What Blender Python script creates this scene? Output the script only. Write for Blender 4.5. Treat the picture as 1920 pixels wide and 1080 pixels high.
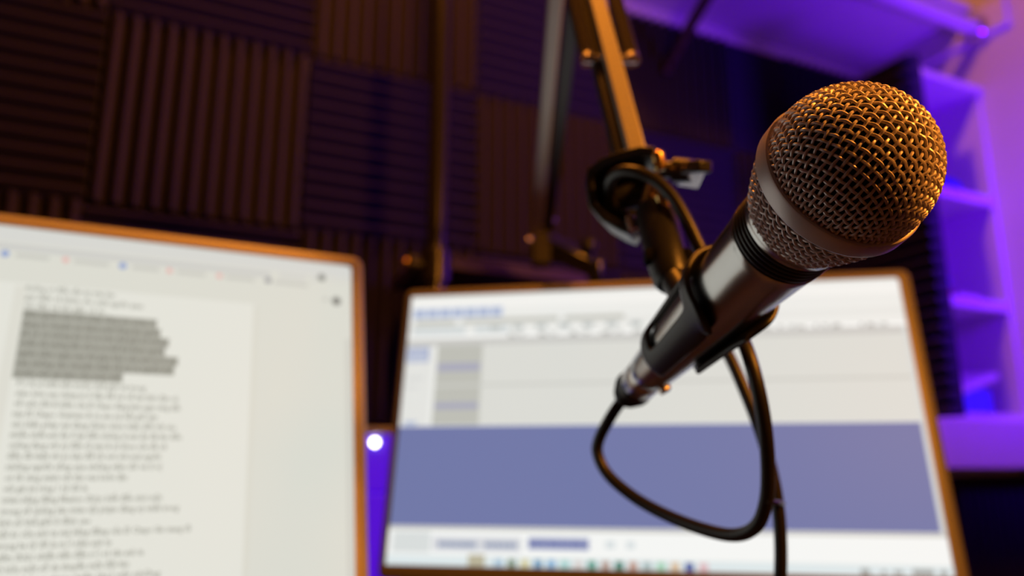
import bpy, bmesh, math, random
from mathutils import Vector as V, Matrix, Euler
random.seed(7)
scene = bpy.context.scene
for o in list(bpy.data.objects): bpy.data.objects.remove(o)
COL = scene.collection

# ------------------------------------------------------------------ camera
FPX = 1442.0; YAW = math.radians(25.8); PITCH = math.radians(13); CAMP = V((0, 0, 1.05))
_f0 = V((math.sin(YAW), math.cos(YAW), 0)); CR = V((math.cos(YAW), -math.sin(YAW), 0))
CF = _f0*math.cos(PITCH) + V((0, 0, math.sin(PITCH))); CU = CR.cross(CF)
cd = bpy.data.cameras.new('camera'); cam = bpy.data.objects.new('camera', cd); COL.objects.link(cam)
cd.sensor_width = 36; cd.lens = FPX/1920*36; cd.clip_start = 0.01
cam.matrix_world = Matrix(((CR.x, CU.x, -CF.x, CAMP.x), (CR.y, CU.y, -CF.y, CAMP.y), (CR.z, CU.z, -CF.z, CAMP.z), (0, 0, 0, 1)))
cd.dof.use_dof = True; cd.dof.focus_distance = 0.222; cd.dof.aperture_fstop = 6.6
scene.camera = cam

# ------------------------------------------------------------------ world and lights
w = bpy.data.worlds.new('world'); scene.world = w; w.use_nodes = True
w.node_tree.nodes['Background'].inputs[0].default_value = (.5, .4, .6, 1)
w.node_tree.nodes['Background'].inputs[1].default_value = .002
vs = scene.view_settings; vs.view_transform = 'Standard'; vs.look = 'None'; vs.exposure = 0; vs.gamma = 1; vs.use_curve_mapping = False

def lamp(name, loc, col, watts, radius, kind='POINT'):
    l = bpy.data.lights.new(name, kind); l.color = col; l.energy = watts; l.shadow_soft_size = radius
    o = bpy.data.objects.new(name, l); COL.objects.link(o); o.location = loc
    return o
lamp('warm_ceiling_lamp', (.25, .58, 2.40), (1.0, .30, .025), 27, .05)
wl_ = lamp('warm_front_lamp', (.46, -.28, 1.50), (1.0, .33, .036), 28, .06, 'SPOT')      # unseen front lamp; cone added to keep its light off the tower
wl_.data.spot_size = math.radians(104); wl_.data.spot_blend = .45
wl_.rotation_euler = (V((.10, .85, 1.25)) - V((.46, -.28, 1.50))).to_track_quat('-Z', 'Y').to_euler()
bl_ = lamp('blue_led_spot', (1.48, 0.45, 1.52), (.13, .0, 1.0), 22, .09, 'SPOT')
bl_.data.spot_size = math.radians(146); bl_.data.spot_blend = .35
bl_.rotation_euler = (V((1.43, 1.20, 1.74)) - V((1.48, .45, 1.52))).to_track_quat('-Z', 'Y').to_euler()

# ------------------------------------------------------------------ helpers
def ray(px, py): return CF + CR*((px-960)/FPX) + CU*((540-py)/FPX)
def P(px, py, d): return CAMP + ray(px, py)*d                 # point at a depth along the lens axis
def onY(px, py, Y): r = ray(px, py); return CAMP + r*(Y/r.y)
def onX(px, py, X): r = ray(px, py); return CAMP + r*(X/r.x)
def srgb(h):
    if isinstance(h, str): h = [int(h[i:i+2], 16)/255 for i in (0, 2, 4)]
    else: h = [c/255 for c in h]
    return tuple(c/12.92 if c <= .04045 else ((c+.055)/1.055)**2.4 for c in h) + (1,)

def material(name, col, rough=.5, metal=0, spec=.5, noise=0, scale=60, bump=0, coat=0, emit=None, estr=1, trans=0, sheen=0):
    m = bpy.data.materials.new(name); m.use_nodes = True; nt = m.node_tree; b = nt.nodes['Principled BSDF']
    col = tuple(col)[:3] + (1,)
    b.inputs['Base Color'].default_value = col; b.inputs['Roughness'].default_value = rough
    b.inputs['Metallic'].default_value = metal; b.inputs['Specular IOR Level'].default_value = spec
    b.inputs['Coat Weight'].default_value = coat; b.inputs['Transmission Weight'].default_value = trans
    b.inputs['Sheen Weight'].default_value = sheen
    if emit is not None:
        b.inputs['Emission Color'].default_value = tuple(emit)[:3] + (1,); b.inputs['Emission Strength'].default_value = estr
    if noise or bump:
        tc = nt.nodes.new('ShaderNodeTexCoord'); nz = nt.nodes.new('ShaderNodeTexNoise')
        nz.inputs['Scale'].default_value = scale; nz.inputs['Detail'].default_value = 5
        nt.links.new(tc.outputs['Object'], nz.inputs['Vector'])
        if noise:
            mx = nt.nodes.new('ShaderNodeMix'); mx.data_type = 'RGBA'
            mx.inputs[6].default_value = tuple(c*(1-noise) for c in col[:3]) + (1,)
            mx.inputs[7].default_value = tuple(min(1, c*(1+noise)) for c in col[:3]) + (1,)
            nt.links.new(nz.outputs['Fac'], mx.inputs[0]); nt.links.new(mx.outputs[2], b.inputs['Base Color'])
        if bump:
            bp = nt.nodes.new('ShaderNodeBump'); bp.inputs['Strength'].default_value = bump; bp.inputs['Distance'].default_value = .001
            nt.links.new(nz.outputs['Fac'], bp.inputs['Height']); nt.links.new(bp.outputs['Normal'], b.inputs['Normal'])
    return m
_em = {}
def glow(hexcol):                                              # a colour shown by a lit display
    if hexcol not in _em:
        m = bpy.data.materials.new('display_' + hexcol); m.use_nodes = True; nt = m.node_tree; b = nt.nodes['Principled BSDF']
        b.inputs['Base Color'].default_value = (.01, .01, .01, 1); b.inputs['Roughness'].default_value = .5; b.inputs['Specular IOR Level'].default_value = .2
        b.inputs['Emission Color'].default_value = srgb(hexcol); b.inputs['Emission Strength'].default_value = 1
        _em[hexcol] = m
    return _em[hexcol]

M = dict(
    wall=material('painted_wall', (.72, .70, .70), .75, noise=.04, scale=8, bump=.05),
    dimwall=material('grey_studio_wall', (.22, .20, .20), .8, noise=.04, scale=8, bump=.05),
    ceiling=material('painted_ceiling', (.30, .29, .29), .85, noise=.03, scale=8),
    floor=material('wood_floor', (.16, .09, .05), .5, noise=.3, scale=14),
    foam=material('charcoal_foam', (.034, .026, .066), .95, spec=.12, noise=.25, scale=220, bump=.4, sheen=.05),
    whitewood=material('white_melamine', (.74, .72, .74), .45, noise=.03, scale=20),
    desk=material('dark_desk_wood', (.05, .03, .02), .45, noise=.3, scale=18),
    blackplastic=material('black_plastic', (.012, .012, .013), .38, spec=.5, bump=.08, scale=500),
    satinblack=material('satin_black_metal', (.50, .49, .48), .23, metal=1, bump=.02, scale=900),
    rubber=material('black_rubber', (.010, .010, .010), .33, spec=.5),
    cable=material('cable_rubber', (.014, .013, .012), .42, spec=.5),
    foamdark=material('inner_foam', (.006, .006, .006), .95, spec=.1),
    grille=material('champagne_nickel', (.74, .65, .63), .42, metal=.22, noise=.08, scale=300),
    ring=material('champagne_ring', (.55, .48, .47), .42, metal=.45, noise=.06, scale=250, bump=.03),
    nickel=material('nickel', (.75, .70, .66), .25, metal=1),
    brass=material('brass', (.80, .52, .18), .25, metal=1),
    bezel=material('silver_bezel', (.52, .49, .46), .42, metal=.15, bump=.02, scale=600),
    bezelshade=material('shaded_bezel', (.20, .185, .175), .42, metal=.15, bump=.02, scale=600),  # darker colour stands in for weaker lamp light on the right bezel
    backshell=material('monitor_shell', (.05, .05, .05), .5, bump=.05, scale=300),
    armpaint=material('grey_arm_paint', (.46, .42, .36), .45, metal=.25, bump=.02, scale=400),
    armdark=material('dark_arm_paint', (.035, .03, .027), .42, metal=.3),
    satinarm=material('satin_black_paint', (.012, .012, .014), .22, spec=.8, coat=.5),
    steel=material('spring_steel', (.16, .14, .13), .35, metal=.9),
    poleblack=material('gloss_black_tube', (.02, .017, .015), .30, metal=.2, spec=.7),
    shelfdark=material('dark_shelf_board', (.045, .025, .022), .5, noise=.2, scale=20),
    bluecloth=material('blue_cloth', (.02, .03, .5), .9, noise=.2, scale=50, bump=.5),
    bluetoy=material('blue_plastic', (.10, .12, .8), .35),
    red=material('red_plastic', (.7, .03, .06), .4),
    grey=material('grey_cover', (.25, .24, .28), .6, noise=.1),
    paper=material('paper_pages', (.7, .68, .66), .8, noise=.06, scale=200),
    whiteplastic=material('white_plastic', (.75, .74, .76), .4),
    ledblue=material('blue_led_diffuser', (.2, .15, .5), .5, emit=(.062, .0, .62), estr=1.0),
    ledwhite=material('led_emitter', (.9, .9, 1), .3, emit=(.85, .80, 1.0), estr=9),
)

class MB:
    def __init__(s): s.v = []; s.f = []; s.mi = []; s.cur = 0
    def add(s, vs_, fs):
        n = len(s.v); s.v += [V(p) for p in vs_]; s.f += [tuple(i+n for i in f) for f in fs]; s.mi += [s.cur]*len(fs); return s
    def box(s, lo, hi, X=None):
        a, b = V(lo), V(hi)
        c = [V((x, y, z)) for z in (a.z, b.z) for y in (a.y, b.y) for x in (a.x, b.x)]
        if X is not None: c = [X @ p for p in c]
        return s.add(c, [(0, 2, 3, 1), (4, 5, 7, 6), (0, 1, 5, 4), (2, 6, 7, 3), (0, 4, 6, 2), (1, 3, 7, 5)])
    def tube(s, pts, r, n=12, caps=True, closed=False):
        pts = [V(p) for p in pts]; m = len(pts); rr = r if isinstance(r, (list, tuple)) else [r]*m
        if closed: tg = [(pts[(i+1) % m]-pts[i-1]).normalized() for i in range(m)]
        else: tg = [(pts[min(i+1, m-1)]-pts[max(i-1, 0)]).normalized() for i in range(m)]
        up = V((0, 0, 1)) if abs(tg[0].z) < .9 else V((1, 0, 0)); nx = tg[0].cross(up).normalized(); vv = []
        for i in range(m):
            nx = (nx - tg[i]*nx.dot(tg[i])).normalized(); ny = tg[i].cross(nx)
            vv += [pts[i] + (nx*math.cos(2*math.pi*k/n) + ny*math.sin(2*math.pi*k/n))*rr[i] for k in range(n)]
        ff = []
        for i in range(m if closed else m-1):
            j = (i+1) % m
            ff += [(i*n+k, i*n+(k+1) % n, j*n+(k+1) % n, j*n+k) for k in range(n)]
        if caps and not closed: ff += [tuple(range(n))[::-1], tuple((m-1)*n+k for k in range(n))]
        return s.add(vv, ff)
    def lathe(s, prof, n=48, X=None):                        # prof: (radius, height) about local z
        vv = []; ff = []
        for r, z in prof:
            for k in range(n):
                p = V((r*math.cos(2*math.pi*k/n), r*math.sin(2*math.pi*k/n), z)); vv.append(X @ p if X is not None else p)
        for i in range(len(prof)-1):
            ff += [(i*n+k, i*n+(k+1) % n, (i+1)*n+(k+1) % n, (i+1)*n+k) for k in range(n)]
        if prof[0][0] > 1e-6: ff.append(tuple(range(n))[::-1])
        if prof[-1][0] > 1e-6: ff.append(tuple((len(prof)-1)*n+k for k in range(n)))
        return s.add(vv, ff)
    def bar(s, a, b, w_, h_, up):                             # rectangular bar from a to b
        a, b = V(a), V(b); t = (b-a).normalized(); sd = t.cross(V(up)).normalized(); u = sd.cross(t).normalized()
        c = [p + sd*x*w_/2 + u*y*h_/2 for p in (a, b) for x, y in ((-1, -1), (1, -1), (1, 1), (-1, 1))]
        return s.add(c, [(0, 3, 2, 1), (4, 5, 6, 7), (0, 1, 5, 4), (1, 2, 6, 5), (2, 3, 7, 6), (3, 0, 4, 7)])
    def strap(s, pts, wdir, width, th):                       # bent flat strap along pts, extruded along wdir
        pts = [V(p) for p in pts]; wd = V(wdir).normalized(); vv = []; m = len(pts)
        for i, p in enumerate(pts):
            t = (pts[min(i+1, m-1)]-pts[max(i-1, 0)]).normalized(); nn = t.cross(wd).normalized()
            vv += [p+wd*width/2+nn*th/2, p-wd*width/2+nn*th/2, p-wd*width/2-nn*th/2, p+wd*width/2-nn*th/2]
        ff = [(i*4+k, i*4+(k+1) % 4, i*4+4+(k+1) % 4, i*4+4+k) for i in range(m-1) for k in range(4)]
        return s.add(vv, ff + [(3, 2, 1, 0), (m*4-4, m*4-3, m*4-2, m*4-1)])
    def ball(s, c, r, n=16, sq=(1, 1, 1)):
        c = V(c); prof = [(max(r*math.sin(math.pi*i/n), 1e-5), -r*math.cos(math.pi*i/n)) for i in range(n+1)]
        return s.lathe(prof, n*2, Matrix.Translation(c) @ Matrix.Diagonal((*sq, 1)))
    def mesh(s, name, mats, smooth=True):
        me = bpy.data.meshes.new(name); me.from_pydata([tuple(p) for p in s.v], [], s.f)
        for m in (mats if isinstance(mats, (list, tuple)) else [mats]): me.materials.append(m)
        for p, i in zip(me.polygons, s.mi): p.material_index = i
        bm = bmesh.new(); bm.from_mesh(me); bmesh.ops.recalc_face_normals(bm, faces=bm.faces)
        if smooth:
            for f in bm.faces: f.smooth = True
            for e in bm.edges: e.smooth = len(e.link_faces) == 2 and e.calc_face_angle(0) < math.radians(40)
        bm.to_mesh(me); bm.free(); return me
    def build(s, name, mats, parent=None, bevel=0, smooth=True):
        if parent is not None and parent.type == 'EMPTY' and parent.get('_world'):
            inv = parent.matrix_world.inverted(); s.v = [inv @ p for p in s.v]
        o = bpy.data.objects.new(name, s.mesh(name, mats, smooth)); COL.objects.link(o); o.parent = parent
        if bevel:
            b = o.modifiers.new('bevel', 'BEVEL'); b.width = bevel; b.segments = 2; b.limit_method = 'ANGLE'; b.harden_normals = False
        return o
def tag(o, label=None, cat=None, group=None, kind=None):
    for k, v_ in (('label', label), ('category', cat), ('group', group), ('kind', kind)):
        if v_: o[k] = v_
    return o
def empty(name, loc=None, mat=None):
    o = bpy.data.objects.new(name, None); COL.objects.link(o); o.empty_display_size = .02
    o.matrix_world = mat if mat is not None else Matrix.Translation(V(loc))
    return o
def wpart(name, mb, mat, root, bevel=0, parent=None):         # world-space geometry turned into a part of root
    inv = root.matrix_world.inverted(); mb.v = [inv @ p for p in mb.v]
    o = bpy.data.objects.new(name, mb.mesh(name, mat)); COL.objects.link(o); o.parent = parent or root
    if bevel:
        b = o.modifiers.new('bevel', 'BEVEL'); b.width = bevel; b.segments = 2; b.limit_method = 'ANGLE'
    return o
def spline(ctrl, sub=8):
    c = [V(p) for p in ctrl]; c = [c[0]*2-c[1]] + c + [c[-1]*2-c[-2]]; out = []
    for i in range(1, len(c)-2):
        a, b, d, e = c[i-1:i+3]
        for k in range(sub):
            t = k/sub; out.append(.5*((2*b)+(d-a)*t+(2*a-5*b+4*d-e)*t*t+(3*b-a-3*d+e)*t**3))
    return out + [c[-2]]

# ------------------------------------------------------------------ room
YW = 1.24; XR = 1.60; XL = -1.7; YF = -1.7; ZC = 2.5
tag(MB().box((XL-.1, YF-.1, -.05), (XR+.1, YW+.1, 0)).build('floor', M['floor']), kind='structure')
tag(MB().box((XL-.1, YF-.1, ZC), (XR+.1, YW+.1, ZC+.05)).build('ceiling', M['ceiling']), kind='structure')
wb = tag(MB().box((XL-.1, YW, 0), (XR+.1, YW+.1, ZC)).build('wall_back', M['wall']), kind='structure')
tag(MB().box((XR, YF, 0), (XR+.1, YW, ZC)).build('wall_right', M['wall']), kind='structure')
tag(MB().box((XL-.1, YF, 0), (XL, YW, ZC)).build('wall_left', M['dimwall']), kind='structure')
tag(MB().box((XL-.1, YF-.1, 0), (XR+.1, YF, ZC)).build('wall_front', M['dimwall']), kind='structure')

# wedge foam panels: ridges run along local z, face towards -y, back on y = 0
def foam_mesh(wid, hei, n=12, base=.010, depth=.031):
    mb = MB(); prof = []; seg = ((0, 0), (.08, .06), (.28, .74), (.38, .95), (.5, 1), (.62, .95), (.72, .74), (.92, .06))
    for i in range(n):
        for u, h in seg: prof.append((wid*(i+u)/n, -(base+depth*h)))
    prof.append((wid, -base)); m = len(prof)
    vv = [V((x, y, z)) for z in (0, hei) for x, y in prof] + [V((x, 0, z)) for z in (0, hei) for x, y in prof]
    ff = []
    for i in range(m-1):
        ff += [(i, i+1, m+i+1, m+i), (2*m+i, 3*m+i, 3*m+i+1, 2*m+i+1), (i, 2*m+i, 2*m+i+1, i+1), (m+i, m+i+1, 3*m+i+1, 3*m+i)]
    ff += [(0, m, 3*m, 2*m), (m-1, 3*m-1, 4*m-1, 2*m-1)]
    mb.add(vv, ff); return mb.mesh('foam_panel', M['foam'])
S = .305; X0 = -.40; ZT = 1.727
fm_full = foam_mesh(.303, .303); fm_cut = foam_mesh(.303, .262, 12); fm_cuth = foam_mesh(.262, .303, 10)
fm_n = foam_mesh(.168, .303, 7); fm_nh = foam_mesh(.303, .168, 12); fm_nc = foam_mesh(.168, .262, 7); fm_nch = foam_mesh(.262, .168, 10)
def foam(me, x, z, horiz, wid, parent=wb, y=YW, rz=0):
    o = bpy.data.objects.new('foam_panel', me); COL.objects.link(o); o.parent = parent
    jx, jz = random.uniform(-.0015, .0015), random.uniform(-.0015, .0015)
    # horizontal ridges: turn the panel a quarter about its normal
    if horiz: o.matrix_world = Matrix.Translation((x+jx+wid, y, z+jz)) @ Matrix.Rotation(rz, 4, 'Z') @ Matrix.Rotation(-math.pi/2, 4, 'Y')
    else: o.matrix_world = Matrix.Translation((x+jx, y, z+jz)) @ Matrix.Rotation(rz, 4, 'Z')
    return o
for k in range(-2, 6):
    for r in range(-2, 3):
        x = X0 + S*k; z = ZT - S + S*r; horiz = (k + r) % 2 == 0
        under = x > .5                                    # below the closet shelf
        if k == 5:
            if r > 1: continue
            me = (fm_nch if horiz else fm_nc) if r == 1 else (fm_nh if horiz else fm_n); wid = .168
        else:
            if r > 1 and under: continue
            me = (fm_cuth if horiz else fm_cut) if (r == 1 and under) else fm_full; wid = .303
        foam(me, x, z, horiz, wid)

foam(foam_mesh(.30, .125, 12), 1.296, 1.866, False, .30)
# ------------------------------------------------------------------ closet shelf, rod, corner tower
cs = empty('closet_shelf', (.52, 1.2, 2.03)); tag(cs, 'wide white closet shelf under the ceiling above the foam wall', 'shelf')
wpart('shelf_board', MB().box((.62, .93, 2.03), (XR-.002, YW-.002, 2.048)), M['whitewood'], cs, .002)
wpart('cleat', MB().box((XR-.020, .86, 1.965), (XR-.001, 1.235, 2.0295)), M['whitewood'], cs, .002)
wpart('cleat', MB().box((.63, YW-.018, 2.000), (XR-.021, YW-.001, 2.0295)), M['whitewood'], cs, .002)
br = MB(); pA = V((.94, YW-.045, 1.872)); pB = V((.94, .945, 2.022))
br.bar(pA, pB, .016, .022, V((0, 0, 1))); wpart('brace', br, M['shelfdark'], cs, .002)
wpart('brace_plate', MB().box((.930, YW-.052, 1.858), (.950, YW-.041, 1.880)), M['shelfdark'], cs)
cr = empty('closet_rod', (1.0, .925, 1.985)); tag(cr, 'round white closet hanging rod below the front of the closet shelf', 'rod')
wpart('rod', MB().tube([(.65, .925, 1.985), (XR-.030, .925, 1.985)], .0165, 24), M['whitewood'], cr)
for x, sgn in ((XR-.0005, -1), (.648, 1)):
    fl = MB(); x = x-.0205 if sgn < 0 else x; fl.tube([(x, .925, 1.985), (x+sgn*.004, .925, 1.985), (x+sgn*.014, .925, 1.985)], [.031, .031, .023], 28)
    wpart('flange', fl, M['whiteplastic'] if sgn > 0 else M['nickel'], cr)
wpart('hanger_strap', MB().box((.65, .918, 2.0), (.662, .932, 2.029)), M['nickel'], cr)

TX0, TX1, TY0, TY1 = 1.337, 1.598, .945, 1.235
tw = empty('shelf_tower', (1.49, 1.08, 1.13)); tag(tw, 'narrow white shelf tower standing in the right corner', 'shelf')
wpart('side_panel', MB().box((TX0, TY0, 1.132), (TX0+.014, TY1, 1.84)), M['whitewood'], tw, .001)
wpart('side_panel', MB().box((TX1-.014, TY0, 1.132), (TX1, TY1, 1.84)), M['whitewood'], tw, .001)
wpart('back_panel', MB().box((TX0+.014, TY1-.006, 1.15), (TX1-.014, TY1, 1.84)), M['whitewood'], tw)
wpart('top_board', MB().box((TX0-.002, TY0-.006, 1.84), (TX1, TY1, 1.856)), M['whitewood'], tw, .001)
for z in (1.594, 1.366): wpart('shelf_board', MB().box((TX0+.014, TY0+.002, z-.012), (TX1-.014, TY1-.007, z+.010)), M['whitewood'], tw, .001)
wpart('base_board', MB().box((TX0+.014, TY0+.002, 1.132), (TX1-.014, TY1-.007, 1.148)), M['whitewood'], tw, .001)
fm_side = foam_mesh(.285, .303, 12)
for r in range(-1, 2):                                       # foam stuck on the outer side, ridges lying flat
    me = foam_mesh(.262 if r == 1 else .303, .30, 10 if r == 1 else 12)
    o = bpy.data.objects.new('foam_panel', me); COL.objects.link(o); o.parent = tw
    zz = (1.136, 1.283, 1.588)[r+1]
    if r == -1: o.data = foam_mesh(.145, .30, 6)
    mat = Matrix.Translation((TX0-.001, .898, zz)) @ Matrix(((0, 1, 0, 0), (0, 0, 1, 0), (1, 0, 0, 0), (0, 0, 0, 1)))
    o.matrix_parent_inverse = tw.matrix_world.inverted(); o.matrix_world = mat

bc = empty('base_cabinet', (1.47, 1.07, 0)); tag(bc, 'white base cabinet with ribbed dark front carrying the shelf tower', 'cabinet')
wpart('top_board', MB().box((1.12, .895, 1.045), (XR-.002, 1.19, 1.131)), M['whitewood'], bc, .002)
wpart('body', MB().box((1.29, .975, 0.0), (XR-.002, 1.20, 1.044)), M['whitewood'], bc, .002)
for i in range(2):
    o = bpy.data.objects.new('foam_panel', foam_mesh(.25, .40, 10)); COL.objects.link(o); o.parent = bc
    o.matrix_parent_inverse = bc.matrix_world.inverted(); o.matrix_world = Matrix.Translation((1.345, .9745, .63-.41*i))

# things kept on the tower shelves
def lump(name, c, sx, sy, sz, mat, seed, amp=.25):
    rnd = random.Random(seed); bm = bmesh.new(); bmesh.ops.create_icosphere(bm, subdivisions=4, radius=1)
    ph = [(rnd.uniform(2, 5), rnd.uniform(0, 6), rnd.uniform(0, 6)) for _ in range(5)]
    for v_ in bm.verts:
        d = v_.co.normalized(); k = 1 + amp*sum(math.sin(f*d.x+a)*math.sin(f*d.y+b+f*d.z) for f, a, b in ph)/3
        v_.co = V((d.x*sx*k, d.y*sy*k, max(d.z*sz*k, -sz*.55)+sz*.55))
    for f in bm.faces: f.smooth = True
    me = bpy.data.meshes.new(name); bm.to_mesh(me); bm.free(); me.materials.append(mat)
    o = bpy.data.objects.new(name, me); COL.objects.link(o); o.location = c; return o
tag(lump('folded_cloth', (1.466, 1.03, 1.6045), .092, .075, .030, M['bluecloth'], 3, .16), 'crumpled blue cloth on the upper shelf of the corner tower', 'cloth')
bt = empty('toy_figure', (1.428, .985, 1.3765)); tag(bt, 'small rounded blue plastic toy with red foot on the middle tower shelf', 'toy')
MB().lathe([(.001, .012), (.019, .014), (.023, .03), (.020, .055), (.013, .068), (.018, .082), (.019, .095), (.012, .108), (.001, .112)], 24).build('body', M['bluetoy'], bt)
MB().lathe([(.001, 0), (.024, .001), (.024, .010), (.017, .0135), (.001, .0136)], 24).build('foot', M['red'], bt)
for s_ in (-1, 1): MB().ball((s_*.019, -.004, .058), .008, 8).build('arm', M['bluetoy'], bt)
bk = empty('notebook', (1.51, 1.03, 1.3765)); tag(bk, 'closed grey notebook lying flat on the middle tower shelf', 'book')
MB().box((-.038, -.055, 0), (.038, .055, .003)).box((-.038, -.055, .015), (.038, .055, .018)).box((-.038, -.055, .003), (-.035, .055, .015)).build('cover', M['grey'], bk)
MB().box((-.0345, -.053, .0031), (.036, .053, .0149)).build('pages', M['paper'], bk)
jb = empty('storage_box', (1.50, 1.03, 1.1485)); tag(jb, 'small box under a tilted white lid at the foot of the tower', 'box')
MB().box((-.045, -.05, 0), (.045, .05, .050)).build('body', M['bluetoy'], jb, .003)
lid = MB(); XL_ = Matrix.Translation((0, 0, .066)) @ Matrix.Rotation(math.radians(-16), 4, 'Y') @ Matrix.Rotation(math.radians(5), 4, 'X')
lid.box((-.062, -.06, -.008), (.062, .06, .008), XL_); lid.build('lid', M['whiteplastic'], jb, .003)
jr = empty('glass_jar', (1.424, .972, 1.1485)); tag(jr, 'little round blue jar beside the box on the tower base board', 'jar')
MB().lathe([(.001, 0), (.016, .001), (.018, .006), (.018, .026), (.013, .032), (.001, .0325)], 24).build('body', M['bluetoy'], jr)
MB().lathe([(.001, .0326), (.014, .0327), (.014, .041), (.001, .0415)], 24).build('lid', M['whiteplastic'], jr)

# ------------------------------------------------------------------ desk and desk shelf
ZD = .76
dk = empty('desk', (.2, .6, 0)); tag(dk, 'dark wooden desk carrying both monitors', 'desk')
wpart('desk_top', MB().box((-1.1, .02, ZD-.03), (1.28, 1.18, ZD)), M['desk'], dk, .003)
for x in (-1.05, 1.19):
    for y in (.07, 1.10): wpart('leg', MB().box((x, y, 0), (x+.05, y+.05, ZD-.0305)), M['satinblack'], dk, .003)
a = onY(868, 482, 1.0); b = onY(1112, 512, 1.0); zs = (a.z+b.z)/2
ds = empty('desk_shelf', ((a.x+b.x)/2, 1.08, ZD)); tag(ds, 'dark raised shelf behind the monitors holding the boom arm clamp', 'shelf')
SX0, SX1, SZ = onY(800, 470, 1.0).x, b.x, zs
wpart('shelf_board', MB().box((SX0, 1.0, SZ-.020), (SX1, 1.17, SZ)), M['shelfdark'], ds, .002)
for x in (SX0+.02, SX1-.045): wpart('leg', MB().box((x, 1.05, ZD+.0005), (x+.025, 1.15, SZ-.0205)), M['shelfdark'], ds, .002)

# pole clamped behind the monitors
pb = onY(817, 500, .965); PX, PY = pb.x, pb.y
pl = empty('light_pole', (PX, PY, ZD)); tag(pl, 'tall glossy black pole with a clamp knob rising behind the monitors', 'pole')
wpart('foot', MB().lathe([(.001, ZD+.0005), (.036, ZD+.0006), (.036, ZD+.012), (.03, ZD+.016), (.0165, ZD+.03), (.001, ZD+.031)], 32, Matrix.Translation((PX, PY, 0))), M['poleblack'], pl)
wpart('tube', MB().tube([(PX, PY, ZD+.03), (PX, PY, 2.3)], .0145, 32), M['poleblack'], pl)
wpart('collar', MB().lathe([(.0146, pb.z-.025), (.021, pb.z-.024), (.021, pb.z+.022), (.0146, pb.z+.024)], 32, Matrix.Translation((PX, PY, 0))), M['poleblack'], pl, .001)
kb = V((PX, PY, pb.z)); kd = (-CR*.9 - CF*.45).normalized(); kd.z = 0
kn = MB(); kn.tube([kb+kd*.018, kb+kd*.026, kb+kd*.027, kb+kd*.040, kb+kd*.043], [.006, .006, .013, .013, .010], 20)
wpart('knob', kn, M['blackplastic'], pl)
wpart('knob_glint', MB().ball(kb+kd*.042, .0075, 10), M['brass'], pl)  # brass ball stands in for the blurred highlight on the black knob

# blue LED light standing behind the gap between the monitors
lc = P(700, 905, .99); LX, LY = lc.x, lc.y
ll = empty('led_light', (LX, LY, ZD), Matrix.Translation((LX, LY, ZD)) @ Matrix.Rotation(-YAW, 4, 'Z')); tag(ll, 'blue glowing LED light with a bright white spot between the monitors', 'light')
ztop = P(700, 800, .99).z - ZD
MB().box((-.036, -.012, .0005), (.036, .040, .010)).build('base', M['whiteplastic'], ll, .002)
zg = P(700, 924, .99).z - ZD
MB().box((-.034, -.003, .0105), (.034, .03, zg-.001)).box((-.034, -.003, zg+.001), (.034, .03, ztop-.010)).build('diffuser', M['ledblue'], ll, .002)
MB().box((-.035, -.004, ztop-.0095), (.035, .031, ztop)).build('cap', M['whiteplastic'], ll, .002)
zl = P(701, 829, .985).z - ZD
MB().ball((.0005, -.004, zl), .0055, 12, (1, .6, 1)).build('bulb', M['ledwhite'], ll)

# ------------------------------------------------------------------ monitors
def rrect(w_, h_, r, n=6):
    out = []
    for cx, cz, a0 in ((w_/2-r, h_/2-r, 0), (-w_/2+r, h_/2-r, 90), (-w_/2+r, -h_/2+r, 180), (w_/2-r, -h_/2+r, 270)):
        for k in range(n+1):
            t = math.radians(a0+90*k/n); out.append((cx+r*math.cos(t), cz+r*math.sin(t)))
    return out
def ringfaces(n, i, j): return [(i*n+k, i*n+(k+1) % n, j*n+(k+1) % n, j*n+k) for k in range(n)]
def font_mesh(lines):                                         # (text, x0, x1, baseline, size) -> flat lettering on the x-z plane
    vv, ff = [], []
    dg = bpy.context.evaluated_depsgraph_get()
    for txt, x0, x1, zb, size in lines:
        cu = bpy.data.curves.new('lettering', 'FONT'); cu.body = txt; cu.size = size; cu.resolution_u = 1; cu.offset = size*.035
        ob = bpy.data.objects.new('lettering', cu); COL.objects.link(ob); bpy.context.view_layer.update()
        dg = bpy.context.evaluated_depsgraph_get(); ev = ob.evaluated_get(dg); me = ev.to_mesh()
        xs = [v_.co.x for v_ in me.vertices]
        if xs:
            k = (x1-x0)/(max(xs)-min(xs)) if x1 else 1; mn = min(xs); n = len(vv)
            vv += [V((x0+(v_.co.x-mn)*k, 0, zb+v_.co.y)) for v_ in me.vertices]
            ff += [tuple(i+n for i in p.vertices) for p in me.polygons]
        ev.to_mesh_clear(); bpy.data.objects.remove(ob); bpy.data.curves.remove(cu)
    return vv, ff
MW, MH = .550, .3085
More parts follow.
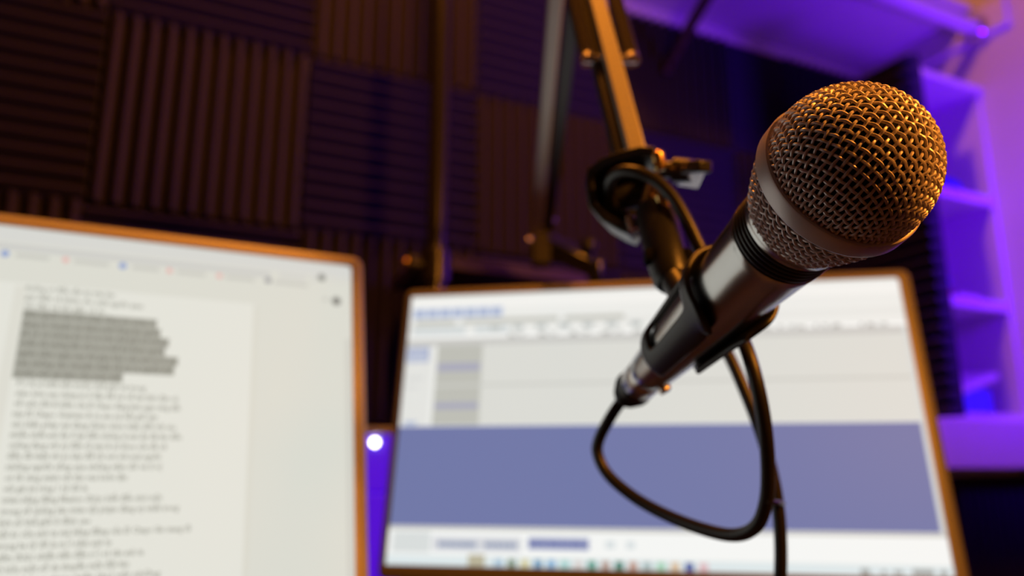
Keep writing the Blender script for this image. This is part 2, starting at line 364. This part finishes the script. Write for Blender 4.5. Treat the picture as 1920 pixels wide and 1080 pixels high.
def monitor(label, loc, yaw, tilt, scr, margin, bez='bezel'):
    mat = Matrix.Translation(V(loc)) @ Matrix.Rotation(math.radians(yaw), 4, 'Z') @ Matrix.Rotation(math.radians(tilt), 4, 'X')
    root = empty('monitor', mat=mat); tag(root, label, 'monitor')
    bl, br_, bt_, bb = margin                                  # bezel widths
    DR = .010; dn = lambda q: [(x, z-DR/2) for x, z in q]            # deeper lower bezel
    o = dn(rrect(MW, MH+DR, .009)); iw, ih = MW-bl-br_, MH-bt_-bb; icx, icz = (bl-br_)/2, (bb-bt_)/2
    inn = [(x+icx, z+icz) for x, z in rrect(iw, ih, .0035)]; n = len(o); mb = MB()
    o2 = dn(rrect(MW-.0014, MH+DR-.0014, .0085)); o3 = dn(rrect(MW-.007, MH+DR-.007, .006))
    mb.add([V((x, .0035, z)) for x, z in o] + [V((x, .0016, z)) for x, z in o2] + [V((x, 0, z)) for x, z in o3] + [V((x, 0, z)) for x, z in inn] + [V((x, .0022, z)) for x, z in inn] + [V((x, .007, z)) for x, z in o],
           ringfaces(n, 0, 1) + ringfaces(n, 1, 2) + ringfaces(n, 2, 3) + ringfaces(n, 3, 4) + ringfaces(n, 5, 0))
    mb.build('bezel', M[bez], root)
    sh = MB(); sh.add([V((x, .0072, z)) for x, z in o] + [V((x*.97, .012, z*.96)) for x, z in o] + [V((x*.6, .032, z*.55)) for x, z in o],
                      ringfaces(n, 0, 1) + ringfaces(n, 1, 2) + [tuple(range(2*n, 3*n))] + [tuple(range(n))])
    sh.build('back_shell', M['backshell'], root)
    MB().add([V((x, .0021, z)) for x, z in inn], [tuple(range(n))]).build('panel_border', M['rubber'], root)
    sx0, sx1, sz0, sz1 = [q/1000 for q in scr['area']]
    sc = MB().add([V((sx0, .0019, sz0)), V((sx1, .0019, sz0)), V((sx1, .0019, sz1)), V((sx0, .0019, sz1))], [(0, 1, 2, 3)]).build('screen', glow(scr['bg']), root)
    g = MB(); mats = []; layer = 0
    for col, rects in scr['rects']:
        if col not in mats: mats.append(col)
        g.cur = mats.index(col); layer += 1; y = .0019-.00002*layer
        for x0, x1, z0, z1 in rects:
            g.add([V((x0/1000, y, z0/1000)), V((x1/1000, y, z0/1000)), V((x1/1000, y, z1/1000)), V((x0/1000, y, z1/1000))], [(0, 1, 2, 3)])
    for col, discs in scr.get('discs', []):
        if col not in mats: mats.append(col)
        g.cur = mats.index(col); layer += 1; y = .0019-.00002*layer
        for x, z, r in discs: g.add([V((x/1000+r/1000*math.cos(k*math.pi/8), y, z/1000+r/1000*math.sin(k*math.pi/8))) for k in range(16)], [tuple(range(16))])
    g.build('screen_graphics', [glow(c_) for c_ in mats], sc, smooth=False)
    for col, lines in scr['text']:
        layer += 1; vv, ff = font_mesh([(t, a_/1000, b_/1000 if b_ else None, z/1000, s_/1000) for t, a_, b_, z, s_ in lines])
        MB().add([V((p.x, .0019-.00002*layer, p.z)) for p in vv], ff).build('screen_text', glow(col), sc, smooth=False)
    # stand, upright on the desk
    base = V(loc) + Matrix.Rotation(math.radians(yaw), 3, 'Z') @ V((0, .085, 0)); base.z = ZD
    R = Matrix.Translation(base) @ Matrix.Rotation(math.radians(yaw), 4, 'Z')
    wpart('stand_base', MB().box((-.12, -.10, .0005), (.12, .09, .010), R), M['backshell'], root, .003)
    hk = V(loc).z - ZD
    wpart('stand_neck', MB().box((-.03, -.012, .0102), (.03, .016, hk-.02), R), M['backshell'], root, .003)
    wpart('stand_hinge', MB().box((-.028, -.058, hk-.05), (.028, .0, hk+.02), R), M['backshell'], root, .003)
    return root

Lh = [(79, 122), (72, 125), (65.3, 131), (58.4, 129), (51.5, 138), (44.6, 136), (37.7, 104)]
plain1 = [("thường có điều cấm kỵ trên bàn", 39, 93, 98), ("gọi điện và khám cho một người quan", 39.5, 112, 91.5), ("tôi đây và khi gặp cô ta", 40, 88, 85)]
hl = ["Một người nữa thú nhận rằng cho phép và", "đang có chuyện mà đành phải đứng lâu người", "sẽ có cơ nhưng thi cử ra trên thế giới từ những", "chiến tới những lần với ta ra thế thì được người",
      "nghìn năm ngày nay thì gian khó của anh ta ở đó", "nên những câu chuyện thật về sự ra người thế", "trước với cái tình của toàn thể"]
para = [("Đó là ai biết bắt trước thế giới và trong", 119), ("chào hôm nay chúng ta ở đây để nói về tên lãnh đạo và", 140), ("về cuộc đời bí hiểm của El Chapo đáng kinh ngạc vùng đất", 142),
        ("này El Chapo Guzman là ra sau sự bắt giữ này", 128), ("các biện pháp mà đang được thực hiện đối với các", 140), ("nhiều nhất anh ấy ở lại đến những vị anh ấy đã tìm đến", 144),
        ("cường đang với sự đến từ này là tư khoa của tất cả", 135), ("đều đã thật tôi ác hãy để tôi nói với mọi người", 132), ("những người sống qua những năm đó và ở vị", 133), ("có lẽ cùng mình với tên vua buôn lậu", 113),
        ("với giá trị ròng 1 tỷ đô la", 91), ("trùm băng đảng Mexico được biết đến như một", 135), ("trong số những tên trùm tội phạm đáng sợ nhất trong", 146), ("lịch sử thế giới ở đỉnh cao", 95),
        ("tội ác của anh ta mà băng đảng của El Chapo lên mang đi", 154), ("trong ba tỷ đô la mỗi năm anh ta", 108), ("kiếm được nhiều tiền đến nỗi có tên anh ta", 127), ("sở hữu một số du thuyền một đội tàu", 119), ("và có hàng chục biệt thự với những", 138)]
left = dict(area=(-265, 265, -146, 145), bg='DADBD1', rects=[
    ('D6D7D2', [(-265, 265, 133, 145)]), ('CBCCC8', [(-230, 200, 127, 131.5)]), ('D2D3CD', [(206, 228, 127, 132), (232, 236, 127, 132)]),
    ('D8D8D0', [(245, 262, 128, 132)]), ('E2E3DA', [(-265, 188, -146, 103)]), ('DCDCD2', [(33, 39.5, -146, 101)]), ('D9D9CE', [(188, 192, -146, 101)]),
    ('C9CAC2', [(28+d, 28+d+w_, 121.5, 125) for d, w_ in ((2, 20), (37, 22), (74, 18), (104, 20), (138, 22), (175, 26))]),
    ('CFCFC6', [(259, 263, -120, 80)]),
    ('A6A79D', [(40, e, z-1.9, z+5.0) for z, e in Lh])],
    discs=[('8FA3CE', [(24, 123.5, 2.6), (96, 123.5, 2.6)]), ('E3B4AE', [(60, 123.5, 2.2), (127, 123.5, 2.2), (162, 123.5, 2.2)]), ('9C9EA0', [(198, 124, 2.6)]),
           ('8B8D88', [(240, 131.5, 3.2)]), ('9A9B95', [(252, 112, 4)]), ('55564F', [(252, 112, 1.8)]), ('C6C7BF', [(243, 112.5, 2)])],
    text=[('AFB0A6', [(t, a_, b_, z, 5.6) for t, a_, b_, z in plain1] + [(t, 43+.25*i, e, 31-6.75*i, 5.6) for i, (t, e) in enumerate(para)]),
          ('87887E', [(t, 41, e-1, z, 5.6) for t, (z, e) in zip(hl, Lh)])])
monitor('silver bezel monitor showing a text document with grey highlighted lines', (-.1143, .5779, 1.0703), 1.6, -11.84, left, (.0105, .0105, .0095, .012))

tick = lambda x: (x, x+9, 93, 97)
icons = [('A9C4D8', 0), ('7F937F', 1), ('D6CFA0', 2), ('6F9CBD', 3), ('86B2D6', 4), ('A8D3D0', 5), ('DAD3CF', 6), ('5FA08F', 7), ('B79D92', 8), ('3E7F6E', 9), ('BF9A8C', 10), ('A9BCBC', 11), ('A5D3B8', 12), ('D9BE9E', 13), ('44599F', 14), ('DDB9BE', 15)]
right = dict(area=(-267, 263, -150.5, 146), bg='EBECE8', rects=[
    ('F2F2EE', [(-267, 263, 128, 140)]), ('E6E7E3', [(-267, 263, 104, 112)]),
    ('A9B6D2', [(-262+15*i, -250+15*i, 118, 128) for i in range(7)]), ('D0D8E6', [(-264, -158, 116.5, 129.5)]),
    ('A9B6D2', [(-261+15*i, -250+15*i, 118, 128) for i in range(7)]),
    ('C4C5BD', [(-260, -212, 108, 114.5), (-205, -95, 109, 115), (-88, -22, 109, 115)]), ('D2D8D8', [(-262, -200, 96, 106), (-190, -150, 97, 106)]), ('B9BFBD', [(-172+26*i, -160+26*i, 100, 106) for i in range(7)]),
    ('FAFBF9', [(-267, 263, 92, 95)]), ('CACAC6', [(-267, 258, 84, 91.5)]), ('BBBCB8', [(-267, 258, 83.4, 84.6)]), ('BDBEBA', [(x, x+8, 91.5, 94.5) for x in range(-150, 250, 34)]),
    ('E3E4E0', [(-267, -236, -8, 83)]), ('AEB7D0', [(-266, -240, 64, 82)]), ('C5CCDC', [(-264, -243, 66, 70), (-262, -246, 74, 77)]), ('D5D6D4', [(-263, -245, 44, 47), (-263, -250, 34, 36)]), ('B5C0D6', [(-262, -248, -8, -3)]),
    ('DADBD5', [(-231, 258, -8, 83)]), ('BDBEB6', [(-231, -179, -8, 83)]), ('A8A9BC', [(-229, -181, 53, 62), (-229, -181, 10, 17)]), ('CBCCC6', [(-231, 258, 35, 38)]),
    ('7079A8', [(-267, 258, -112, -9)]), ('D6D9D6', [(258, 263, -112, 91)]), ('C9C9C4', [(-267, 263, -116, -112.5)]),
    ('F4F6F4', [(-267, 263, -140, -116)]), ('D8DDDC', [(-262, -222, -138, -118)]), ('B5BCCB', [(-218, -172, -133, -125), (-168, -131, -133, -126)]), ('D7D9DD', [(-220, -129, -136, -122)]), ('B5BCCB', [(-214, -174, -133, -126), (-166, -133, -133, -126)]),
    ('8D95BC', [(-122, -62, -133, -122)]), ('D6DEE0', [(-46, -37, -131, -124), (-26, -18, -131, -124)]),
    ('DDE8EA', [(-267, 263, -150.5, -141)]), ('B9B39A', [(-182, -165, -150, -139)]), ('A6ABA9', [(184, 192, -150, -144), (202, 206, -149, -145), (212, 220, -149, -145), (228, 246, -149.5, -143.5), (251, 257, -149.5, -144)])]
    + [(c_, [(-155+13.1*i, -147+13.1*i, -150, -142.5)]) for c_, i in icons],
    text=[('8F98A8', [("Xpert EditTool", -255, -200, 131, 5)]), ('6B75A8', [("00 h 00 m 00 s", -120, -64, -131.5, 8)]), ('7A86A6', [("00 h 00 m 00.000 s", -213, -175, -132, 6), ("00 h 00 m 00 s", -166, -134, -132, 6)]),
          ('9A9C98', [("1.0   2.0   3.0   4.0   5.0   6.0   7.0   8.0   9.0   10.0   11.0", -150, 245, 92, 4)])])
right['text'] = [t for t in right['text'] if 'EditTool' not in t[1][0][0]]
monitor('silver monitor, bezel darkened for weaker light, showing an audio editor with a blue lower half', (.4741, .6582, 1.1002), -36.13, -11.75, right, (.0065, .0125, .0095, .004), 'bezelshade')

# ------------------------------------------------------------------ microphone (local z runs towards the head, millimetre-built)
AX = (CR*.215 - CU*(-.468) + CF*(-.857)).normalized()
C0 = CAMP + CR*.1018 + CU*.034 + CF*.2388                      # centre of the head ring
vc = (CAMP - C0).normalized(); UX = (vc - AX*vc.dot(AX)).normalized(); UY = AX.cross(UX)
SGN = 1 if UY.dot(CR) > 0 else -1
MM = Matrix(((UX.x, UY.x, AX.x, C0.x), (UX.y, UY.y, AX.y, C0.y), (UX.z, UY.z, AX.z, C0.z), (0, 0, 0, 1)))
mic = empty('microphone', mat=MM); tag(mic, 'black handheld microphone with a champagne woven wire grille in front of the screens', 'microphone')
k = .001
def hr(z): return (18.0 + (z+36)*(18.0-10.3)/(160-36))*k       # handle radius at height z (mm, negative)
# woven grille wires
def dome(r):                                                    # arc length from the pole -> (radius, z, outward normal (r, z))
    R, zc = 25.0, 5.5; t = r/R
    if t < math.pi/2: return R*math.sin(t), zc+R*.985*math.cos(t), math.sin(t), math.cos(t)
    return R, zc-(r-R*math.pi/2), 1, 0
wires = MB(); pitch = 2.52; wr = .46; amp = .44; RM = 25.0*math.pi/2 + 3.6
nw = int(RM/pitch)+1
rot = math.radians(4)
def dpos(u, v_, off):
    r = math.hypot(u, v_); a = math.atan2(v_, u)+rot; R_, z, nr, nz = dome(r); R_ += nr*off; z += nz*off
    return V((R_*math.cos(a)*k, R_*math.sin(a)*k, z*k))
for fam in (0, 1):
    for i in range(-nw, nw+1):
        c_ = (i+.5)*pitch
        if abs(c_) >= RM-.3: continue
        h = math.sqrt(RM*RM-c_*c_); n = max(4, int(2*h/(pitch/4))); pts = []
        for q in range(n+1):
            u = -h+2*h*q/n; off = amp*math.cos(math.pi*(u/pitch-.5)+math.pi*i)*(1 if fam == 0 else -1)
            pts.append(dpos(u, c_, off) if fam == 0 else dpos(c_, u, off))
        wires.tube(pts, wr*k, 6, caps=False)
g1 = wires.build('dome_grille', M['grille'], mic); tag(g1, kind='stuff')
low = MB(); NB = 37; z0, z1 = -3.0, -22.5
def basket(z):                                                  # lower basket radius
    t = (z0-z)/(z0-z1); return 25.2 - 6.6*t**1.35
for fam in (0, 1):
    for i in range(NB):
        pts = []; n = 30; turn = 2*math.pi/NB*6.0
        for q in range(n+1):
            t = q/n; z = z0+(z1-z0)*t; a = 2*math.pi*i/NB + (turn*t if fam == 0 else -turn*t)
            # crossings happen where the two families meet: phase counts half-cells travelled
            ph = math.pi*(turn*t*2/(2*math.pi/NB)); off = amp*math.cos(ph + (0 if fam == 0 else math.pi) + math.pi*0)
            R_ = basket(z)+off; pts.append(V((R_*math.cos(a)*k, R_*math.sin(a)*k, z*k)))
        low.tube(pts, wr*k, 6, caps=False)
g2 = low.build('basket_grille', M['grille'], mic); tag(g2, kind='stuff')
inner = [(max(24.0*math.sin(t), .01)*k, (5.5+24.0*.985*math.cos(t))*k) for t in [math.pi/2*i/16 for i in range(17)]] + [(24.0*k, -3*k)] + [((basket(z)-1.1)*k, z*k) for z in (-8, -13, -18, -22.5)] + [(17.2*k, -23*k)]
MB().lathe(inner, 64).build('inner_foam', M['foamdark'], mic)
MB().lathe([(25.0*k, 3.3*k), (25.9*k, 3.5*k), (26.6*k, 3.2*k), (26.8*k, 2.6*k), (26.8*k, -2.6*k), (26.6*k, -3.1*k), (26.0*k, -3.5*k), (24.9*k, -3.3*k)], 128).build('head_ring', M['ring'], mic)
# neck with rubber rings
prof = [(18.9*k, -22.3*k), (19.0*k, -23.4*k), (18.3*k, -24.8*k), (18.2*k, -26.6*k)]
MB().lathe([(17*k, -22.2*k)] + prof + [(17.2*k, -26.8*k), (17.0*k, -34.6*k), (17.2*k, -35.8*k)], 96).build('neck', M['satinblack'], mic)
for i in range(4):
    zc = -27.9-2.05*i; tor = MB(); tor.tube([V((17.45*k*math.cos(2*math.pi*q/96), 17.45*k*math.sin(2*math.pi*q/96), zc*k)) for q in range(96)], .92*k, 10, closed=True)
    tor.build('rubber_ring', M['rubber'], mic)
MB().lathe([(16.8*k, -35.6*k), (18.0*k, -36.0*k), (18.2*k, -36.8*k)] + [(hr(z), z*k) for z in range(-40, -156, -8)] + [(10.35*k, -159.2*k), (9.9*k, -160*k), (.1*k, -160.1*k)], 96).build('handle', M['satinblack'], mic)

# ------------------------------------------------------------------ clip that grips the handle
clip = empty('microphone_clip', mat=MM @ Matrix.Translation((0, 0, -.135))); tag(clip, 'black plastic microphone clip gripping the handle', 'clip')
def cpos(phi, L, extra):                                        # phi degrees: 0 faces the lens, negative is the upper left side
    a = math.radians(phi)*SGN; r = hr(-L)+extra*k; return V((r*math.cos(a), r*math.sin(a), (135-L)*k))
phis = [56, 66, 80, 95, 110, 125, 140, 155, 170, 185, 200, 215, 230, 245, 258, 268, 279, 290, 301, 312, 323, 334, 346, 357, 367, 376, 384]
ls = [71, 75, 81, 88, 96, 104, 112, 119, 125, 130, 135]
mb = MB(); idx = {}
def fl_(p):                                                     # jaw edges flare away from the handle
    return 3.2*max(0, (75-p)/20)**1.5 if p < 75 else 0
for i, p in enumerate(phis):
    for j, L in enumerate(ls):
        Lq = L
        if p < 95: Lq = max(L, 71 + (0 if p > 66 else 5)) if j < 2 else min(L, 121 if p < 70 else 128)
        if p > 346: Lq = L + (9*((p-346)/38)**1.5 if j < 2 else 0)
        idx[i, j] = len(mb.v); mb.add([cpos(p, Lq, .45+fl_(p)+1.6*max(0, (88-L)/17))], [])
for i in range(len(phis)-1):
    for j in range(len(ls)-1):
        if 279 <= phis[i] and phis[i+1] <= 334 and 81 <= ls[j] and ls[j+1] <= 125: continue
        mb.f.append((idx[i, j], idx[i, j+1], idx[i+1, j+1], idx[i+1, j])); mb.mi.append(0)
co = mb.build('jaws', M['blackplastic'], clip)
bm = bmesh.new(); bm.from_mesh(co.data); bmesh.ops.remove_doubles(bm, verts=bm.verts, dist=1e-6); bmesh.ops.recalc_face_normals(bm, faces=bm.faces)
cen = V((0, 0, .03)); s_ = sum((f.normal.dot(V((f.calc_center_median().x, f.calc_center_median().y, 0))) for f in bm.faces))
if s_ < 0: bmesh.ops.reverse_faces(bm, faces=bm.faces)
for e in bm.edges: e.smooth = True
bm.to_mesh(co.data); bm.free()
sm = co.modifiers.new('solidify', 'SOLIDIFY'); sm.thickness = .0028; sm.offset = 1
ss = co.modifiers.new('subsurf', 'SUBSURF'); ss.levels = 2; ss.render_levels = 2
# pivot stem
sa, sb = P(1228, 394, .388), P(1262, 533, .352); sd_ = (sb-sa).normalized()
st = MB(); st.tube([sa, sa+sd_*.0015, sa+sd_*.022, sa+sd_*.030, sb-sd_*.003, sb], [.0085, .0100, .0100, .0098, .0088, .0070], 32); wpart('stem', st, M['blackplastic'], clip)
for s__ in (-1, 1):                                             # fork slot shown as two dark cheeks with a pivot screw
    c_ = sa.lerp(sb, .66) + CR*s__*.0088 - CF*.004
    ck = MB(); ck.tube([c_-CR*s__*.001, c_+CR*s__*.0022], [.0045, .004], 16); wpart('pivot_screw', ck, M['foamdark'], clip)
lug = MB(); le = MM @ V((0, 0, -.096)); lug.tube([sb-sd_*.008, sb.lerp(le, .35), sb.lerp(le, .45)], [.0068, .0068, .0065], 20); wpart('lug', lug, M['blackplastic'], clip)

# ------------------------------------------------------------------ boom arm
base = V((SX1-.03, 1.02, SZ)); bm_ = empty('boom_arm', base); tag(bm_, 'grey sprung microphone boom arm clamped to the dark shelf', 'boom arm')
jt = P(1014, 438, 1.02); elb = P(1074, -170, .56); hd = P(1196, 296, .415)
# shelf clamp
c0 = V((jt.x+.012, 1.0, SZ))
cl = MB(); cl.bar(V((jt.x, jt.y, jt.z+.006)), V((jt.x, jt.y, jt.z-.045)), .026, .026, CF); wpart('swivel_post', cl, M['armdark'], bm_, .003)
q0, q1 = P(1022, 455, 1.02), P(1112, 497, 1.02)
wpart('clamp_arm', MB().bar(q0, q1, .026, .026, V((.74, -.67, 0))), M['satinarm'], bm_, .003)
wpart('clamp_jaw', MB().bar(P(1116, 485, 1.02), P(1118, 545, 1.02), .020, .020, V((.74, -.67, 0))), M['satinarm'], bm_, .003)
kq = P(1104, 462, 1.01); kk = MB(); kk.tube([kq-CU*.006, kq+CU*.004, kq+CU*.010], [.010, .012, .009], 20); wpart('clamp_knob', kk, M['blackplastic'], bm_)
# lower arm: two parallel tubes
upv = CR.cross((elb-jt).normalized())
off = (elb-jt).normalized().cross(CF).normalized()*.0115
wpart('lower_tube', MB().bar(jt+off*.6, elb+off*.6, .0125, .0125, CF), M['armpaint'], bm_, .0012)
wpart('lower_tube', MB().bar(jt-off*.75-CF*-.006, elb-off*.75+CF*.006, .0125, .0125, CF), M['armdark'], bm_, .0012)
for px, py in ((1004, 388), (1036, 413), (1008, 412), (992, 450)):
    s0 = P(px, py, 1.0); wpart('screw', MB().ball(s0, .0048, 10), M['nickel'], bm_)
    wpart('screw_pin', MB().tube([s0, s0.lerp(jt, .9)], .0025, 8), M['armdark'], bm_)
# elbow
wpart('elbow_plate', MB().bar(elb+CR*.012-CU*.012, elb+CR*.012+CU*.03, .006, .03, CF), M['armdark'], bm_, .002)
wpart('elbow_plate', MB().bar(elb-CR*.012-CU*.012, elb-CR*.012+CU*.03, .006, .03, CF), M['armdark'], bm_, .002)
# upper arm: main tube facing the room, second tube behind it
du = (hd-elb).normalized(); sd2 = du.cross(CF).normalized(); fr = -sd2.cross(du).normalized()
fr = fr if fr.dot(CF) < 0 else -fr
tilt_ = (fr*.92 + CU*.38).normalized()
wpart('upper_tube', MB().bar(elb, hd, .0100, .0100, (fr + CU*.25 - CR*.15)), M['armpaint'], bm_, .0012)
off2 = (CF*.012 - CR*.0062)
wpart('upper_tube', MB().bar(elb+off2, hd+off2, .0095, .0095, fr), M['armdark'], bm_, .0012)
# springs either side with the cross pin they hook on
pin = elb.lerp(hd, (138+170)/(296+170)) + CF*.006
wpart('spring_pin', MB().tube([pin-CR*.0165, pin+CR*.0165], .0028, 12), M['nickel'], bm_)
for sgn in (-1, 1):
    a_ = pin+CR*sgn*.0135; b_ = elb+CR*sgn*.0135+CF*.006; d_ = (b_-a_).normalized(); e1 = d_.cross(CF).normalized(); e2 = d_.cross(e1); pts = []
    L_ = (b_-a_).length; turns = int(L_/.0026)
    for q in range(turns*8+1):
        t = q/(turns*8); an = q*math.pi/4; rr = .0042*(.35 if t < .015 else 1); pts.append(a_+d_*L_*t+(e1*math.cos(an)+e2*math.sin(an))*rr)
    wpart('spring', MB().tube(pts, .0011, 5), M['steel'], bm_)
    wpart('spring_cap', MB().tube([a_-d_*.002, a_+d_*.004], [.0052, .0045], 14), M['nickel'], bm_)
# head bracket
D = .405
sp_ = [P(x, y, d) for x, y, d in ((1243, 292, .385), (1215, 290, .390), (1180, 299, .395), (1145, 312, .40), (1124, 328, .405), (1120, 350, .405), (1127, 392, .405), (1150, 415, .40), (1180, 432, .395), (1200, 440, .39))]
wpart('head_bracket', MB().strap([p+CF*.014 for p in sp_], (CF+CR*.28-CU*.12), .034, .0050), M['blackplastic'], bm_, .001)
ch = MB(); cq = [P(x, y, .430) for x, y in ((1121, 340), (1150, 316), (1196, 330), (1214, 372), (1206, 425), (1190, 440), (1152, 418), (1128, 396))]
ch.add(cq + [p+CF*.006 for p in cq], [tuple(range(8)), tuple(range(8, 16))[::-1]] + [(i, (i+1) % 8, 8+(i+1) % 8, 8+i) for i in range(8)]); wpart('head_cheek', ch, M['blackplastic'], bm_, .001)
hc = P(1178, 362, .412); wpart('head_hub', MB().tube([hc-CR*.014, hc+CR*.014], .0085, 24), M['blackplastic'], bm_, .001)
wpart('head_link', MB().bar(hd, hc, .012, .008, CF), M['armdark'], bm_, .001)
wpart('tension_rod', MB().tube([P(1214, 345, .388), P(1191, 437, .388)], .0013, 10), M['steel'], bm_)
wpart('pin', MB().tube([P(1181, 408, .39), P(1188, 432, .386)], .0026, 12), M['nickel'], bm_)
wpart('stud', MB().tube([P(1222, 335, .400), P(1233, 400, .390)], .0046, 16), M['brass'], bm_)
for px, py, d in ((1237, 302, .384), (1244, 378, .379)):
    c_ = P(px, py, d); nb = MB(); nb.tube([c_-CU*.0050+CR*.0008, c_-CU*.0036+CR*.0004, c_+CU*.0036-CR*.0012, c_+CU*.0050-CR*.0018], [.0024, .0034, .0034, .0024], 16); wpart('brass_nut', nb, M['brass'], bm_, .0006)
ka = P(1236, 318, .398); kz = P(1296, 320, .388)
wpart('wing_bolt', MB().tube([ka, ka.lerp(kz, .45), ka.lerp(kz, .5), kz], [.0045, .0045, .0066, .0060], 20), M['blackplastic'], bm_)
wg = MB(); wq = [P(1268, 349, .396), P(1308, 355, .397), P(1313, 345, .391), P(1325, 318, .375), P(1318, 310, .371), P(1288, 330, .384)]
n = len(wq); wg.add(wq + [p+CU*.003 for p in wq], [tuple(range(n)), tuple(range(n, 2*n))[::-1]] + [(i, (i+1) % n, n+(i+1) % n, n+i) for i in range(n)]); wpart('wing', wg, M['nickel'], bm_, .0008)
wpart('wing', MB().bar(P(1286, 316, .384), P(1324, 311, .372), .0095, .006, CU), M['blackplastic'], bm_, .0012)

# ------------------------------------------------------------------ microphone cable
tailp = lambda L: MM @ V((0, 0, -L*k))
cb = empty('microphone_cable', tailp(160)); tag(cb, 'black audio cable looping from the microphone tail over the arm', 'cable')
XM = MM
sh = MB().lathe([(8.8*k, -160.2*k), (9.6*k, -160.6*k), (9.7*k, -163*k), (9.3*k, -163.4*k), (9.3*k, -164.4*k), (9.7*k, -164.8*k), (9.6*k, -174*k), (8.8*k, -175*k), (.1*k, -175.1*k)], 48, XM); wpart('connector_shell', sh, M['nickel'], cb)
bo = MB().lathe([(8.9*k, -174.6*k), (9.6*k, -175.6*k), (9.4*k, -181*k), (8.0*k, -188*k), (6.6*k, -194*k), (5.2*k, -197*k), (3.0*k, -197.5*k)], 40, XM); wpart('boot', bo, M['rubber'], cb)
for i in range(3):
    tor = MB(); zz = -183-4*i; rr = (9.2-1.05*i); tor.tube([XM @ V((rr*k*math.cos(2*math.pi*q/40), rr*k*math.sin(2*math.pi*q/40), zz*k)) for q in range(40)], .7*k, 8, closed=True); wpart('boot_rib', tor, M['rubber'], cb)
a_ = math.radians(75)*SGN; dr = V((math.cos(a_), math.sin(a_), 0))
lt = MB(); lt.bar(XM @ (dr*9.3*k+V((0, 0, -158*k))), XM @ (dr*12.6*k+V((0, 0, -157*k))), .006, .004, AX); wpart('latch', lt, M['nickel'], cb, .0008)
path = [tailp(194), tailp(199), P(1146, 780, .408), P(1124, 822, .41), P(1121, 852, .41), P(1142, 892, .405), P(1192, 934, .395), P(1255, 968, .38), P(1325, 994, .362), P(1380, 1003, .348), P(1418, 986, .338), P(1436, 942, .332), P(1440, 880, .327), P(1434, 800, .322), P(1419, 720, .322), P(1398, 650, .33),
        P(1370, 590, .348), P(1342, 522, .358), P(1312, 465, .362), P(1288, 415, .366), P(1260, 368, .371), P(1228, 337, .375), P(1192, 322, .379), P(1161, 323, .386), P(1144, 341, .396), P(1146, 370, .406), P(1167, 402, .412), P(1206, 432, .415), P(1236, 480, .418), P(1282, 545, .42), P(1330, 612, .412), P(1364, 662, .402), P(1396, 732, .392), P(1426, 810, .385), P(1448, 888, .38), P(1460, 960, .376), P(1464, 1030, .374), P(1463, 1095, .374), P(1462, 1180, .38)]
e_ = path[-1]; path += [V((e_.x, e_.y+.002, e_.z-.06)), V((e_.x+.004, e_.y+.012, ZD+.03)), V((e_.x+.02, e_.y+.05, ZD+.004)), V((e_.x+.06, e_.y+.12, ZD+.0036))]
wpart('cord', MB().tube(spline(path, 8), .0031, 16), M['cable'], cb)
tA = P(1441, 940, .332); tB = P(1457, 943, .376); tm = (tA+tB)/2; ax = (tB-tA); hl_ = ax.length/2+.0034; ax.normalize()
tp = [tm + ax*hl_*math.cos(2*math.pi*q/24) + CR.cross(CF)*0 + (ax.cross(CU)).normalized()*.0042*math.sin(2*math.pi*q/24) for q in range(24)]
wpart('cable_tie', MB().tube(tp, .0011, 8, closed=True), M['rubber'], cb)
bpy.context.view_layer.update()
